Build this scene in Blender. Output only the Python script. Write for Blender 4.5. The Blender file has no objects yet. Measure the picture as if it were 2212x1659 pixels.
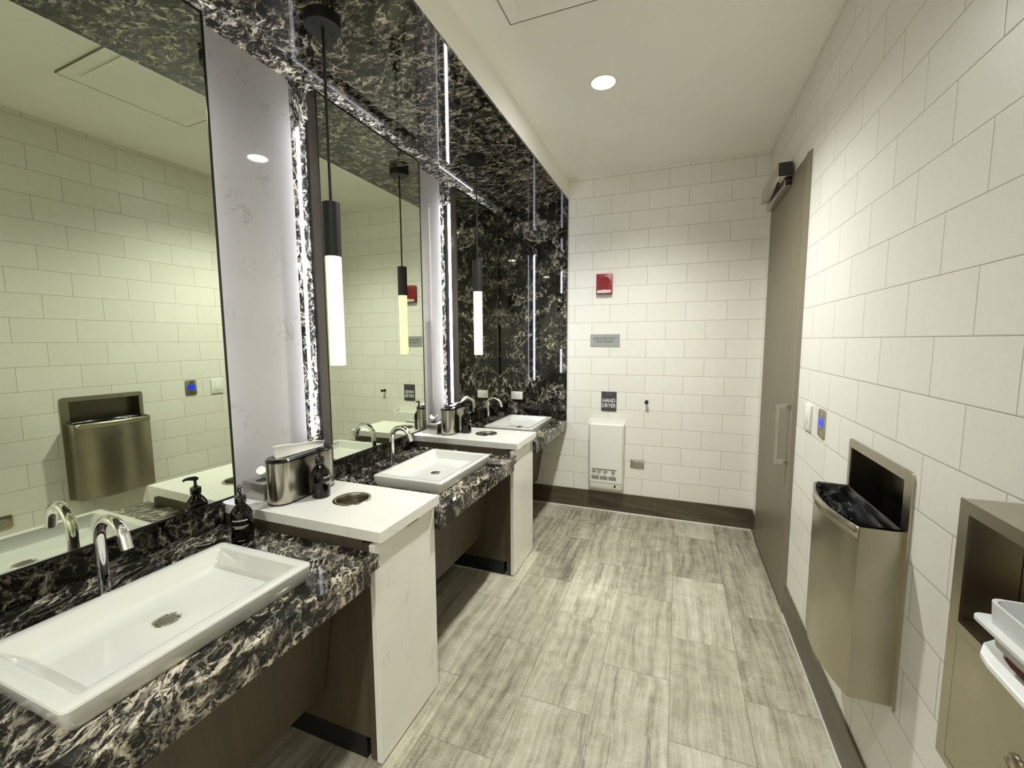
import bpy, bmesh, math, random
from mathutils import Vector, Matrix
random.seed(7)
S = 1.52                     # one unit of the plan below = camera height = 1.52 m
PI = math.pi
scn = bpy.context.scene
COL = scn.collection

# ------------------------------------------------------------------ node helpers
class E:
    """a socket with arithmetic"""
    def __init__(s, nt, sock): s.nt, s.k = nt, sock
    def _m(s, op, *a):
        n = s.nt.nodes.new('ShaderNodeMath'); n.operation = op
        for i, v in enumerate((s,) + a):
            if isinstance(v, E): s.nt.links.new(v.k, n.inputs[i])
            else: n.inputs[i].default_value = v
        return E(s.nt, n.outputs[0])
    def __add__(s, o): return s._m('ADD', o)
    def __sub__(s, o): return s._m('SUBTRACT', o)
    def __mul__(s, o): return s._m('MULTIPLY', o)
    def __truediv__(s, o): return s._m('DIVIDE', o)
    def floor(s): return s._m('FLOOR')
    def fract(s): return s._m('FRACT')
    def abs(s): return s._m('ABSOLUTE')
    def min(s, o): return s._m('MINIMUM', o)
    def max(s, o): return s._m('MAXIMUM', o)
    def mod2(s): return s._m('FLOORED_MODULO', 2.0)
    def pow(s, p): return s._m('POWER', p)
    def lt(s, v): return s._m('LESS_THAN', v)
    def ss(s, a, b, lo=0.0, hi=1.0):
        n = s.nt.nodes.new('ShaderNodeMapRange'); n.interpolation_type = 'SMOOTHSTEP'
        s.nt.links.new(s.k, n.inputs[0])
        for i, v in enumerate((a, b, lo, hi)): n.inputs[i + 1].default_value = v
        return E(s.nt, n.outputs[0])

class M:
    """material under construction"""
    def __init__(s, name, color=(0.8, 0.8, 0.8), rough=0.5, metal=0.0, spec=0.5, coat=0.0, emit=None, estr=0.0, trans=0.0, ior=1.5):
        s.m = bpy.data.materials.new(name); s.m.use_nodes = True
        s.nt = s.m.node_tree
        s.b = s.nt.nodes['Principled BSDF']
        s.set('Base Color', color); s.set('Roughness', rough); s.set('Metallic', metal)
        s.set('Specular IOR Level', spec); s.set('Coat Weight', coat); s.set('IOR', ior)
        if trans: s.set('Transmission Weight', trans)
        if emit: s.set('Emission Color', emit); s.set('Emission Strength', estr)
    def set(s, k, v):
        if isinstance(v, E): s.nt.links.new(v.k, s.b.inputs[k])
        else:
            if isinstance(v, tuple) and len(v) == 3: v = v + (1.0,)
            s.b.inputs[k].default_value = v
    def node(s, t): return s.nt.nodes.new(t)
    def coords(s):
        n = s.node('ShaderNodeTexCoord'); return E(s.nt, n.outputs['Object'])
    def xyz(s, v):
        n = s.node('ShaderNodeSeparateXYZ'); s.nt.links.new(v.k, n.inputs[0])
        return tuple(E(s.nt, o) for o in n.outputs)
    def vec(s, *a):
        n = s.node('ShaderNodeCombineXYZ')
        for i, v in enumerate(a):
            if isinstance(v, E): s.nt.links.new(v.k, n.inputs[i])
            else: n.inputs[i].default_value = v
        return E(s.nt, n.outputs[0])
    def vmath(s, op, a, b):
        n = s.node('ShaderNodeVectorMath'); n.operation = op
        s.nt.links.new(a.k, n.inputs[0])
        if isinstance(b, E): s.nt.links.new(b.k, n.inputs[1])
        else: n.inputs[1].default_value = b
        return E(s.nt, n.outputs[0])
    def noise(s, v, scale=5, detail=4, rough=0.5, dist=0.0, color=False):
        n = s.node('ShaderNodeTexNoise'); s.nt.links.new(v.k, n.inputs['Vector'])
        n.inputs['Scale'].default_value = scale; n.inputs['Detail'].default_value = detail
        n.inputs['Roughness'].default_value = rough; n.inputs['Distortion'].default_value = dist
        return E(s.nt, n.outputs['Color' if color else 'Fac'])
    def voro(s, v, scale, feature='DISTANCE_TO_EDGE', out='Distance'):
        n = s.node('ShaderNodeTexVoronoi'); n.feature = feature
        s.nt.links.new(v.k, n.inputs['Vector']); n.inputs['Scale'].default_value = scale
        return E(s.nt, n.outputs[out])
    def white(s, v):
        n = s.node('ShaderNodeTexWhiteNoise'); n.noise_dimensions = '1D'
        s.nt.links.new(v.k, n.inputs['W']); return E(s.nt, n.outputs['Value'])
    def ramp(s, f, stops):
        n = s.node('ShaderNodeValToRGB'); s.nt.links.new(f.k, n.inputs[0])
        el = n.color_ramp.elements
        while len(el) < len(stops): el.new(0.5)
        for e, (p, c) in zip(el, stops): e.position = p; e.color = tuple(c) + (1.0,)
        return E(s.nt, n.outputs[0])
    def mix(s, f, a, b):
        n = s.node('ShaderNodeMix'); n.data_type = 'RGBA'
        for k, v in ((0, f), (6, a), (7, b)):
            if isinstance(v, E): s.nt.links.new(v.k, n.inputs[k])
            elif isinstance(v, tuple): n.inputs[k].default_value = v + (1.0,)
            else: n.inputs[k].default_value = v
        return E(s.nt, n.outputs[2])
    def bump(s, h, strength=0.3, dist=0.002):
        n = s.node('ShaderNodeBump'); s.nt.links.new(h.k, n.inputs['Height'])
        n.inputs['Strength'].default_value = strength; n.inputs['Distance'].default_value = dist
        s.nt.links.new(n.outputs[0], s.b.inputs['Normal'])

def lin(r, g, b):
    f = lambda c: (c / 255 / 12.92) if c <= 10 else ((c / 255 + 0.055) / 1.055) ** 2.4
    return (f(r), f(g), f(b))

# ------------------------------------------------------------------ materials
def tile_mat(name, axis, off):
    """white 30 x 15 cm wall tiles in running bond; axis = horizontal coordinate"""
    m = M(name, rough=0.28)
    x, y, z = m.xyz(m.coords())
    h = x if axis == 'x' else y
    L, T = 0.1983 * S, 0.0988 * S
    row = ((z - 0.114 * S) / T); ri = row.floor()
    a = (h - off * S) / L + ri.mod2() * 0.5
    fa, fz = a.fract(), row.fract()
    d = (fa.min((fa * -1.0) + 1.0) * L).min(fz.min((fz * -1.0) + 1.0) * T)
    g = d.ss(0.0008, 0.0017)
    rnd = m.white(a.floor() * 3.17 + ri * 7.31)
    n = m.noise(m.coords(), 22, 5, 0.6)
    n2 = m.noise(m.coords(), 150, 2, 0.5)
    tone = (rnd - 0.5) * 0.05 + (n - 0.5) * 0.07 + (n2 - 0.5) * 0.05 + 0.5
    col = m.ramp(tone, [(0.40, lin(220, 217, 206)), (0.6, lin(241, 239, 231))])
    m.set('Base Color', m.mix(g, lin(170, 164, 149), col))
    m.set('Roughness', g * -0.45 + 0.8 + (n - 0.5) * 0.1)
    m.bump(d.ss(0.0, 0.004) + n2 * 0.03 + n * 0.06, 0.35, 0.0012)
    return m.m

def paint(name, c, rough=0.6):
    m = M(name, rough=rough)
    n = m.noise(m.coords(), 160, 3, 0.6); n2 = m.noise(m.coords(), 3, 3, 0.5)
    m.set('Base Color', m.ramp(n2, [(0.3, c), (0.7, tuple(v * 0.965 for v in c))]))
    m.bump(n, 0.08, 0.001)
    return m.m

def floor_mat():
    m = M('stone_look_floor_tile', rough=0.32)
    x, y, z = m.xyz(m.coords())
    w, l = 0.1965 * S, 0.4055 * S
    a = (x + 0.3845 * S) / w; ci = a.floor(); fa = a.fract()
    b = (y - 1.055 * S) / l + ci.mod2() * 0.5; bi = b.floor(); fb = b.fract()
    d = (fa.min((fa * -1.0) + 1.0) * w).min(fb.min((fb * -1.0) + 1.0) * l)
    g = d.ss(0.0006, 0.0016)
    tid = ci * 5.13 + bi * 11.7
    r1 = m.white(tid); r2 = m.white(tid + 31.7); r3 = m.white(tid + 77.1)
    u = x + r1 * 9.0; v = y + r2 * 13.0
    wob = m.noise(m.vec(u, v, r3 * 5.0), 2.2, 3, 0.55)
    s1 = m.noise(m.vec((u + wob * 0.10) * 22.0, v * 1.25, r3 * 9.0), 1.0, 8, 0.62)
    s2 = m.noise(m.vec((u + wob * 0.10) * 6.0, v * 0.45, r3 * 4.0), 1.0, 5, 0.55)
    s3 = m.noise(m.vec((u + wob * 0.06) * 80.0, v * 3.0, r1), 1.0, 5, 0.7)
    fine = m.noise(m.vec(u, v, r1), 120, 3, 0.7)
    cloud = m.noise(m.vec(u, v, r2), 14, 6, 0.65)
    tone = (s1 - 0.5) * 0.55 + (s2 - 0.5) * 0.34 + (cloud - 0.5) * 0.38 + (fine - 0.5) * 0.26 + (s3 - 0.5) * 0.48 + (r1 - 0.5) * 0.17 + 0.5
    col = m.ramp(tone, [(0.26, lin(104, 99, 85)), (0.39, lin(143, 138, 120)), (0.52, lin(170, 165, 145)), (0.65, lin(191, 187, 169)), (0.80, lin(214, 211, 196))])
    # darker grey veins running with the tile and a few pale wandering veins
    dv = ((s1 - 0.43).abs()).ss(0.0, 0.030, 1.0, 0.0) * s2.ss(0.40, 0.52, 1.0, 0.0) * r2.ss(0.25, 0.65)
    col = m.mix(dv * 0.8, col, lin(98, 93, 82))
    pv0 = m.noise(m.vec((u + wob * 0.22) * 6.0, v * 1.3, r2 * 7.0), 1.0, 4, 0.6)
    pv = ((pv0 - 0.55).abs()).ss(0.0, 0.006, 1.0, 0.0) * r3.ss(0.6, 0.8) * cloud.ss(0.42, 0.58)
    col = m.mix(pv * 0.4, col, lin(216, 208, 190))
    rv = ((s1 - 0.60).abs()).ss(0.0, 0.012, 1.0, 0.0) * s2.ss(0.5, 0.58) * r3.ss(0.7, 0.85)
    col = m.mix(rv * 0.5, col, lin(150, 112, 84))
    m.set('Base Color', m.mix(g, lin(112, 104, 88), col))
    m.set('Roughness', cloud * 0.15 + 0.3)
    m.bump(d.ss(0.0, 0.0025) + s1 * 0.12 + fine * 0.05, 0.22, 0.001)
    return m.m

def base_mat():
    m = M('dark_stone_look_base_tile', rough=0.35)
    x, y, z = m.xyz(m.coords())
    h = x + y
    fa = (h / (0.1983 * S)).fract(); d = fa.min((fa * -1.0) + 1.0) * (0.1983 * S)
    n = m.noise(m.vec(h * 2.0, z * 26.0 + h * 3.0, 0.0), 1.0, 7, 0.6, 0.4)
    col = m.ramp(n, [(0.3, lin(62, 55, 41)), (0.55, lin(84, 76, 59)), (0.75, lin(112, 102, 82))])
    m.set('Base Color', m.mix(d.ss(0.0007, 0.0015), lin(112, 104, 88), col))
    return m.m

def marble_mat(name, kind):
    """dark engineered stone: black-green pebbles, grey filaments and cream drifts"""
    m = M(name, rough=0.035, spec=0.32)
    c = m.coords()
    x, y, z = m.xyz(c)
    if kind == 'top':        # streaks drift across the counter
        p = m.vec(x * 1.35 + y * 1.0, y * 0.66 - x * 0.55, z * 1.2)
    elif kind == 'end':
        p = m.vec(x * 1.0, y * 1.0, z * 0.9)
    else:
        p = m.vec(x * 0.95 - y * 0.2, y * 1.25 + x * 0.3, z * 1.0)
    F = {'top': 0.92, 'end': 1.15, 'soffit': 1.0}[kind]
    w1 = m.vmath('SUBTRACT', m.noise(p, 3.5 * F, 3, 0.5, 0.0, True), (0.5, 0.5, 0.5))
    q = m.vmath('ADD', p, m.vmath('MULTIPLY', w1, (0.20 / F,) * 3))
    w2 = m.vmath('SUBTRACT', m.noise(q, 16 * F, 4, 0.6, 0.0, True), (0.5, 0.5, 0.5))
    q2 = m.vmath('ADD', q, m.vmath('MULTIPLY', w2, (0.060 / F,) * 3))
    qs = m.vmath('MULTIPLY', q2, (1.0, 2.0, 1.0) if kind != 'top' else (2.2, 0.9, 1.0))
    big = m.noise(q, 7.5 * F, 4, 0.55, 0.3)
    mid = m.noise(q2, 24 * F, 6, 0.6, 0.4)
    stroke = m.noise(qs, 26 * F, 7, 0.66, 0.7)
    fin = m.noise(q2, 95 * F, 5, 0.7, 0.3)
    cell = m.voro(q2, 21 * F); cell2 = m.voro(q2, 55 * F)
    k = {'top': 0.022, 'end': 0.070, 'soffit': 0.022}[kind]
    kb = {'top': 0.42, 'end': 0.55, 'soffit': 0.28}[kind]
    drift = big * kb + mid * (1.0 - kb) - k
    if kind == 'end':                      # two pale blossoms in the slab
        bx = (x * (1.0 / S) + 0.805) * (1.0 / 0.085); bz = (z * (1.0 / S) - 1.655) * (1.0 / 0.085)
        wx, wy, wz = m.xyz(w2); ux, uy, uz = m.xyz(w1)
        bx = bx + wx * 1.6 + ux * 0.8; bz = bz + wz * 1.6 + uz * 0.8
        rr = (bx * bx + bz * bz)
        bloom = rr.ss(0.35, 1.1, 1.0, 0.0)
        drift = drift + bloom * 0.16
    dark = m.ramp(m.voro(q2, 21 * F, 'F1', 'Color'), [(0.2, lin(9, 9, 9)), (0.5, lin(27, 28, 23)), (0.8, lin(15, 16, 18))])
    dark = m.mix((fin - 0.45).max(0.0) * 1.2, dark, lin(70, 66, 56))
    wid = (fin * 0.16 + mid * 0.10) - 0.055
    a0 = (cell - wid).ss(-0.035, 0.03, 1.0, 0.0) * drift.ss(0.40, 0.50) * stroke.ss(0.36, 0.56)   # pale net round the pebbles
    a1 = stroke.ss(0.50, 0.56) * drift.ss(0.50, 0.555)                                            # drifts of strokes
    a2 = cell2.ss(0.0, 0.10, 1.0, 0.0) * drift.ss(0.42, 0.50) * fin.ss(0.46, 0.58) * 0.75
    a3 = ((mid - 0.5).abs()).ss(0.0, 0.013, 1.0, 0.0) * drift.ss(0.38, 0.52) * 0.6
    lightm = a0.max(a1).max(a2).max(a3) * m.noise(q2, 11 * F, 3, 0.6).ss(0.40, 0.60, 0.30, 1.0)
    light = m.ramp(fin * 0.55 + mid * 0.45, [(0.36, lin(128, 122, 110)), (0.45, lin(186, 177, 158)), (0.52, lin(224, 216, 197)), (0.575, lin(188, 172, 142)), (0.63, lin(238, 232, 217))])
    col = m.mix(lightm.min(1.0), dark, light)
    m.set('Base Color', col)
    return m.m

def quartz_mat(name, base, vein, rough=0.12):
    m = M(name, rough=rough)
    c = m.coords()
    w = m.vmath('SUBTRACT', m.noise(c, 5, 4, 0.6, 0.0, True), (0.5, 0.5, 0.5))
    q = m.vmath('ADD', c, m.vmath('MULTIPLY', w, (0.3, 0.3, 0.3)))
    n = m.noise(q, 5.5, 7, 0.62, 0.6)
    gate = m.noise(c, 9, 3, 0.5)
    v = ((n - 0.5).abs()).ss(0.0, 0.012, 1.0, 0.0) * gate.ss(0.50, 0.66)
    n2 = m.noise(c, 3, 4, 0.6)
    col = m.ramp(n2, [(0.35, tuple(a * 0.94 for a in base)), (0.65, base)])
    m.set('Base Color', m.mix(v * 0.6, col, vein))
    return m.m

def wood_mat(name, c0, c1, rough=0.5, sc=1.0):
    m = M(name, rough=rough)
    x, y, z = m.xyz(m.coords())
    n = m.noise(m.vec((x + y) * 9.0 * sc, (x + y) * 3.0, z * 0.6), 3.0, 6, 0.6, 0.2)
    f = m.noise(m.vec((x + y) * 120.0 * sc, 0.0, z * 4.0), 2.0, 4, 0.6)
    m.set('Base Color', m.ramp(n * 0.7 + f * 0.3, [(0.3, c0), (0.7, c1)]))
    return m.m

def steel_mat(name, c, rough=0.28, vertical=False, amt=0.05, aniso=0.0):
    m = M(name, c, rough, 1.0)
    x, y, z = m.xyz(m.coords())
    cl = m.noise(m.coords(), 6, 3, 0.6)
    m.set("Roughness", (cl - 0.5) * 0.05 + rough)
    m.set('Base Color', m.mix(cl.ss(0.3, 0.7), c, tuple(a * 0.90 for a in c)))
    return m.m

MT = {}
MT['tile_x'] = tile_mat('white_wall_tile_back', 'x', -0.166)
MT['tile_y'] = tile_mat('white_wall_tile_side', 'y', 1.107)
MT['ceil'] = paint('ceiling_paint', lin(249, 248, 241))
MT['soffit_paint'] = paint('soffit_paint', lin(249, 248, 241))
MT['floor'] = floor_mat()
MT['base'] = base_mat()
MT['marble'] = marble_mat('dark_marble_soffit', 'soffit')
MT['marble_top'] = marble_mat('dark_marble_counter', 'top')
MT['marble_end'] = marble_mat('dark_marble_end_wall', 'end')
MT['quartz'] = quartz_mat('white_quartz', lin(240, 238, 229), lin(168, 162, 148))
MT['quartz_panel'] = quartz_mat('white_quartz_panel', lin(182, 178, 172), lin(122, 116, 106), 0.035)
MT['brown'] = wood_mat('brown_laminate', lin(66, 57, 43), lin(84, 74, 57), 0.5)
MT['door'] = wood_mat('grey_brown_door_laminate', lin(102, 93, 74), lin(122, 112, 91), 0.42)
MT['frame'] = paint('door_frame_paint', lin(120, 111, 92), 0.4)
MT['kick'] = M('black_rubber_kick', lin(12, 12, 11), 0.6).m
MT['dark'] = M('dark_recess', lin(16, 15, 14), 0.7).m
MT['ceramic'] = M('white_ceramic', lin(213, 213, 205), 0.08, coat=0.5).m
MT['chrome'] = M('chrome', (0.86, 0.86, 0.85), 0.04, 1.0).m
MT['steel'] = steel_mat('brushed_steel_horizontal', lin(184, 177, 158), 0.28)
MT['steel_v'] = steel_mat('brushed_steel_vertical', lin(186, 182, 168), 0.2, True)
MT['steel_box'] = steel_mat('satin_steel', lin(200, 194, 184), 0.32)
MT['alu'] = M('aluminium_strip', lin(240, 240, 234), 0.3, 0.25).m
MT['mirror'] = M('mirror_silver', (0.74, 0.79, 0.64), 0.0, 1.0).m
MT['black_metal'] = M('black_metal', lin(9, 9, 9), 0.5).m
MT['black_gloss'] = M('black_plastic', lin(10, 10, 10), 0.12, coat=0.4).m
MT['mirror_side'] = M('dark_polished_frame', lin(128, 122, 114), 0.13, 1.0).m
MT['amber'] = M('amber_dark_glass', lin(12, 5, 3), 0.04, spec=0.4).m
MT['print'] = M('pale_print', lin(214, 214, 206), 0.6).m
MT['white_pl'] = M('white_plastic', lin(232, 231, 222), 0.28).m
MT['white_lever'] = M('white_gloss_plastic', lin(240, 240, 238), 0.25).m
MT['grey_print'] = M('grey_print', lin(140, 138, 130), 0.6).m
MT['red'] = M('red_plastic', lin(136, 12, 18), 0.35).m
MT['red_dark'] = M('red_grille', lin(120, 8, 14), 0.5).m
MT['lens'] = M('clear_strobe_lens', lin(206, 198, 196), 0.15).m
MT['sign_grey'] = M('silver_sign', lin(158, 160, 158), 0.35, 0.3).m
MT['sign_dark'] = M('charcoal_sign', lin(66, 65, 68), 0.35).m
MT['txt_dark'] = M('dark_lettering', lin(54, 56, 56), 0.5).m
MT['txt_white'] = M('white_lettering', lin(236, 236, 232), 0.5).m
MT['paper'] = M('soft_paper', lin(236, 235, 226), 0.9).m
MT['liner'] = M('black_film', lin(7, 7, 7), 0.3, spec=0.35).m
MT['frost'] = M('frosted_plastic', lin(232, 234, 232), 0.4, trans=0.2, ior=1.2).m
MT['clear'] = M('clear_plastic', lin(236, 238, 238), 0.08, trans=0.85, ior=1.25).m
MT['maroon'] = M('maroon_carton', lin(92, 14, 18), 0.5).m
MT['led'] = M('cool_white_led', (1, 1, 1), 0.5, emit=(0.86, 0.9, 1.0), estr=62.0).m
MT['shade'] = M('pendant_glow', lin(250, 245, 205), 0.4, emit=(1.0, 0.955, 0.68), estr=1.0).m
MT['downlens'] = M('downlight_lens', (1, 1, 1), 0.5, emit=(1.0, 0.995, 0.97), estr=95.0).m
MT['blue'] = M('blue_backlight', lin(10, 20, 120), 0.3, emit=(0.008, 0.05, 1.0), estr=0.95).m
MT['gasket'] = M('brown_gasket', lin(122, 116, 100), 0.8).m  # thin brown edge line round the ceiling diffuser
MT['steel_dim'] = steel_mat('darkened_steel', lin(120, 114, 100), 0.3)  # steel darkened to stand in for dark reflections inside the bin recess

# ------------------------------------------------------------------ mesh helpers (plan units)
class B:
    def __init__(s): s.bm = bmesh.new()
    def box(s, x0, x1, y0, y1, z0, z1, bev=0.0, seg=2, edges=None):
        vs = [s.bm.verts.new((x, y, z)) for x in (x0, x1) for y in (y0, y1) for z in (z0, z1)]
        F = [(0, 1, 3, 2), (4, 6, 7, 5), (0, 4, 5, 1), (2, 3, 7, 6), (0, 2, 6, 4), (1, 5, 7, 3)]
        fs = [s.bm.faces.new([vs[i] for i in f]) for f in F]
        if bev > 0:
            es = list({e for f in fs for e in f.edges})
            if edges: es = [e for e in es if edges(e)]
            bmesh.ops.bevel(s.bm, geom=es, offset=bev, segments=seg, profile=0.5, affect='EDGES')
        return s
    def prism(s, pts, axis, a, b, bev=0.0, seg=2):
        """polygon pts in the plane normal to axis, extruded from a to b.  axis x: pts=(y,z); y: (x,z); z: (x,y)"""
        def mk(p, t):
            return {'x': (t, p[0], p[1]), 'y': (p[0], t, p[1]), 'z': (p[0], p[1], t)}[axis]
        lo = [s.bm.verts.new(mk(p, a)) for p in pts]; hi = [s.bm.verts.new(mk(p, b)) for p in pts]
        n = len(pts)
        fs = [s.bm.faces.new(lo), s.bm.faces.new(hi[::-1])]
        for i in range(n): fs.append(s.bm.faces.new((lo[i], hi[i], hi[(i + 1) % n], lo[(i + 1) % n])))
        if bev > 0:
            es = list({e for f in fs for e in f.edges})
            bmesh.ops.bevel(s.bm, geom=es, offset=bev, segments=seg, profile=0.5, affect='EDGES')
        bmesh.ops.recalc_face_normals(s.bm, faces=[f for f in s.bm.faces])
        return s
    def lathe(s, prof, c, n=40, axis='z', close=True):
        """profile [(r, h)] turned about an axis through c"""
        rings = []
        for r, h in prof:
            ring = []
            for i in range(n):
                t = 2 * PI * i / n; u, v = r * math.cos(t), r * math.sin(t)
                p = {'z': (u, v, h), 'x': (h, u, v), 'y': (u, h, v)}[axis]
                ring.append(s.bm.verts.new((c[0] + p[0], c[1] + p[1], c[2] + p[2])))
            rings.append(ring)
        for a, b in zip(rings, rings[1:]):
            for i in range(n): s.bm.faces.new((a[i], a[(i + 1) % n], b[(i + 1) % n], b[i]))
        if close:
            s.bm.faces.new(rings[0][::-1]); s.bm.faces.new(rings[-1])
        bmesh.ops.recalc_face_normals(s.bm, faces=[f for f in s.bm.faces])
        return s
    def tube(s, path, r, n=14, cap=True):
        rings = []; P = [Vector(p) for p in path]
        up = None
        for i, p in enumerate(P):
            t = (P[min(i + 1, len(P) - 1)] - P[max(i - 1, 0)]).normalized()
            if up is None: up = Vector((0, 0, 1)) if abs(t.z) < 0.9 else Vector((0, 1, 0))
            u = (up - t * up.dot(t)).normalized(); w = t.cross(u); up = u
            rr = r[i] if isinstance(r, (list, tuple)) else r
            rings.append([s.bm.verts.new(p + (u * math.cos(2 * PI * k / n) + w * math.sin(2 * PI * k / n)) * rr) for k in range(n)])
        for a, b in zip(rings, rings[1:]):
            for i in range(n): s.bm.faces.new((a[i], a[(i + 1) % n], b[(i + 1) % n], b[i]))
        if cap: s.bm.faces.new(rings[0][::-1]); s.bm.faces.new(rings[-1])
        bmesh.ops.recalc_face_normals(s.bm, faces=[f for f in s.bm.faces])
        return s
    def quad(s, *pts):
        s.bm.faces.new([s.bm.verts.new(p) for p in pts]); return s

def obj(name, b, mat, parent=None, smooth=False, angle=35):
    """links ONE mesh object; verts given in world plan units, stored relative to the parent thing"""
    bm = b.bm
    me = bpy.data.meshes.new(name)
    if parent is not None:
        base = Vector(parent.get('base', (0, 0, 0)))
        for v in bm.verts: v.co = (v.co - base) * S
    else:
        for v in bm.verts: v.co = v.co * S
    bm.normal_update()
    if smooth:
        ca = math.radians(angle)
        for f in bm.faces: f.smooth = True
        for e in bm.edges:
            if len(e.link_faces) == 2 and e.calc_face_angle(0) > ca: e.smooth = False
    bm.to_mesh(me); bm.free()
    me.materials.append(MT[mat] if isinstance(mat, str) else mat)
    o = bpy.data.objects.new(name, me); COL.objects.link(o)
    if parent is not None:
        o.parent = parent
        o['base'] = tuple(parent.get('base', (0, 0, 0)))
    return o

def tag(o, label, cat, group=None):
    o['label'] = label; o['category'] = cat
    if group: o['group'] = group
    return o

def thing(name, label, cat, loc, group=None, rot=(0, 0, 0)):
    o = bpy.data.objects.new(name, None); COL.objects.link(o)
    o.empty_display_size = 0.05
    o.location = Vector(loc) * S; o.rotation_euler = rot
    o['base'] = tuple(loc)
    return tag(o, label, cat, group)

def struct(name, b, mat, parent=None, smooth=False):
    o = obj(name, b, mat, parent, smooth)
    if parent is None: o['kind'] = 'structure'
    return o

def kids(o): return [c for c in bpy.data.objects if c.parent == o]
def dup(root, delta, label):
    """copies a thing with its parts and sub-parts, shifted by delta (plan units)"""
    r = root.copy(); COL.objects.link(r)
    r.location = root.location + Vector(delta) * S
    r['label'] = label
    r['base'] = tuple(Vector(root['base']) + Vector(delta))
    def rec(src, dst):
        for ch in kids(src):
            c = ch.copy(); COL.objects.link(c); c.parent = dst
            rec(ch, c)
    rec(root, r)
    return r

def text_mesh(name, body, size, mat, parent, origin, xdir, up, align='CENTER', bold=0.0, sx=1.0, depth=0.0006, spacing=1.0):
    """lettering as a mesh: origin/size in plan units; xdir, up give the plane"""
    cu = bpy.data.curves.new(name, 'FONT'); cu.body = body; cu.size = 1.0
    cu.align_x = align; cu.offset = bold; cu.extrude = depth / size; cu.space_character = spacing; cu.resolution_u = 3
    to = bpy.data.objects.new(name + '_tmp', cu); COL.objects.link(to)
    bpy.context.view_layer.update()
    dg = bpy.context.evaluated_depsgraph_get()
    me = bpy.data.meshes.new_from_object(to.evaluated_get(dg))
    bpy.data.objects.remove(to); bpy.data.curves.remove(cu)
    X = Vector(xdir).normalized(); U = Vector(up).normalized(); N = X.cross(U)
    base = Vector(parent.get('base', (0, 0, 0)))
    for v in me.vertices:
        p = Vector(origin) + (X * v.co.x * sx + U * v.co.y) * size + N * v.co.z * size
        v.co = (p - base) * S
    me.materials.clear(); me.materials.append(MT[mat])
    o = bpy.data.objects.new(name, me); COL.objects.link(o); o.parent = parent
    o['base'] = tuple(base)
    return o

def rrect(cx, cy, hx, hy, r, n=6):
    pts = []
    for sx, sy, a0 in ((1, 1, 0), (-1, 1, PI / 2), (-1, -1, PI), (1, -1, 1.5 * PI)):
        for i in range(n + 1):
            a = a0 + (PI / 2) * i / n
            pts.append((cx + sx * (hx - r) + r * math.cos(a), cy + sy * (hy - r) + r * math.sin(a)))
    return pts

# ------------------------------------------------------------------ plan dimensions
XR, XW, YB, ZC, ZS = 0.392, -1.136, 2.478, 1.913, 1.792
XF = -0.606          # counter front
Y0 = -1.65           # wall behind the camera
PITCH = 0.875
ZCT, ZWT = 0.529, 0.576   # stone counter, white cabinet top

# ------------------------------------------------------------------ room shell
struct('floor', B().box(-1.2, 0.46, Y0 - 0.06, YB + 0.06, -0.05, 0.0), 'floor')
struct('ceiling', B().box(-1.2, 0.46, Y0 - 0.06, YB + 0.06, ZC, ZC + 0.05), 'ceil')
wr = B()                                   # the waste bin is let into this wall, so leave its opening
HB = (0.9525, 1.2075, 0.40, 0.7475)
wr.box(XR, XR + 0.06, Y0 - 0.06, HB[0], 0.0, ZC); wr.box(XR, XR + 0.06, HB[1], YB + 0.06, 0.0, ZC)
wr.box(XR, XR + 0.06, HB[0], HB[1], 0.0, HB[2]); wr.box(XR, XR + 0.06, HB[0], HB[1], HB[3], ZC)
struct('wall_right', wr, 'tile_y')
struct('wall_back', B().box(-1.2, XR, YB, YB + 0.06, 0.0, ZC), 'tile_x')
struct('wall_rear', B().box(-1.2, XR, Y0 - 0.06, Y0, 0.0, ZC), 'tile_x')
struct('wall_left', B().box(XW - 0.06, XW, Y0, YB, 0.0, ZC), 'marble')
sof = struct('ceiling_soffit', B().box(XW, -0.6085, Y0, YB, ZS + 0.010, ZC), 'soffit_paint')
SEAM = 1.355
sp = B().box(XW, -0.607, Y0, SEAM - 0.0008, ZS, ZS + 0.010); sp.box(XW, -0.607, SEAM + 0.0008, YB, ZS, ZS + 0.010)
struct('trim_1', sp, 'marble')
# stone-clad end wall of the alcove
struct('wall_alcove', B().box(XW, -0.607, YB - 0.010, YB - 0.0002, 0.475, ZS), 'marble_end')
# base tiles and metal cove strips
ZBASE = 0.114
bb = struct('baseboard_back', B().box(-1.13, XR, YB - 0.0065, YB, 0.006, ZBASE), 'base')
obj('metal_strip', B().box(-1.13, XR - 0.003, YB - 0.0085, YB - 0.001, 0.0, 0.0075), 'alu', bb)
br = struct('baseboard_right', B().box(XR - 0.0065, XR, Y0, 1.722, 0.006, ZBASE).box(XR - 0.0065, XR, 2.362, YB - 0.0065, 0.006, ZBASE), 'base')
obj('metal_strip', B().box(XR - 0.0085, XR - 0.001, Y0, 1.722, 0.0, 0.0075).box(XR - 0.0085, XR - 0.001, 2.362, YB - 0.008, 0.0, 0.0075), 'alu', br)

# white stone panels between the mirrors
def panel(y0, y1, label, z0=0.5765):
    return tag(obj('quartz_panel', B().box(XW + 0.0002, XW + 0.0075, y0, y1, z0, ZS - 0.0005, 0.0008, 1), 'quartz_panel'), label, 'wall panel', 'white stone panels between the mirrors')
panel(0.742, 1.050, 'white veined stone wall panel between the nearest mirror and the middle mirror')
panel(1.622, 1.938, 'white veined stone wall panel between the middle mirror and the farthest mirror')

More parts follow.
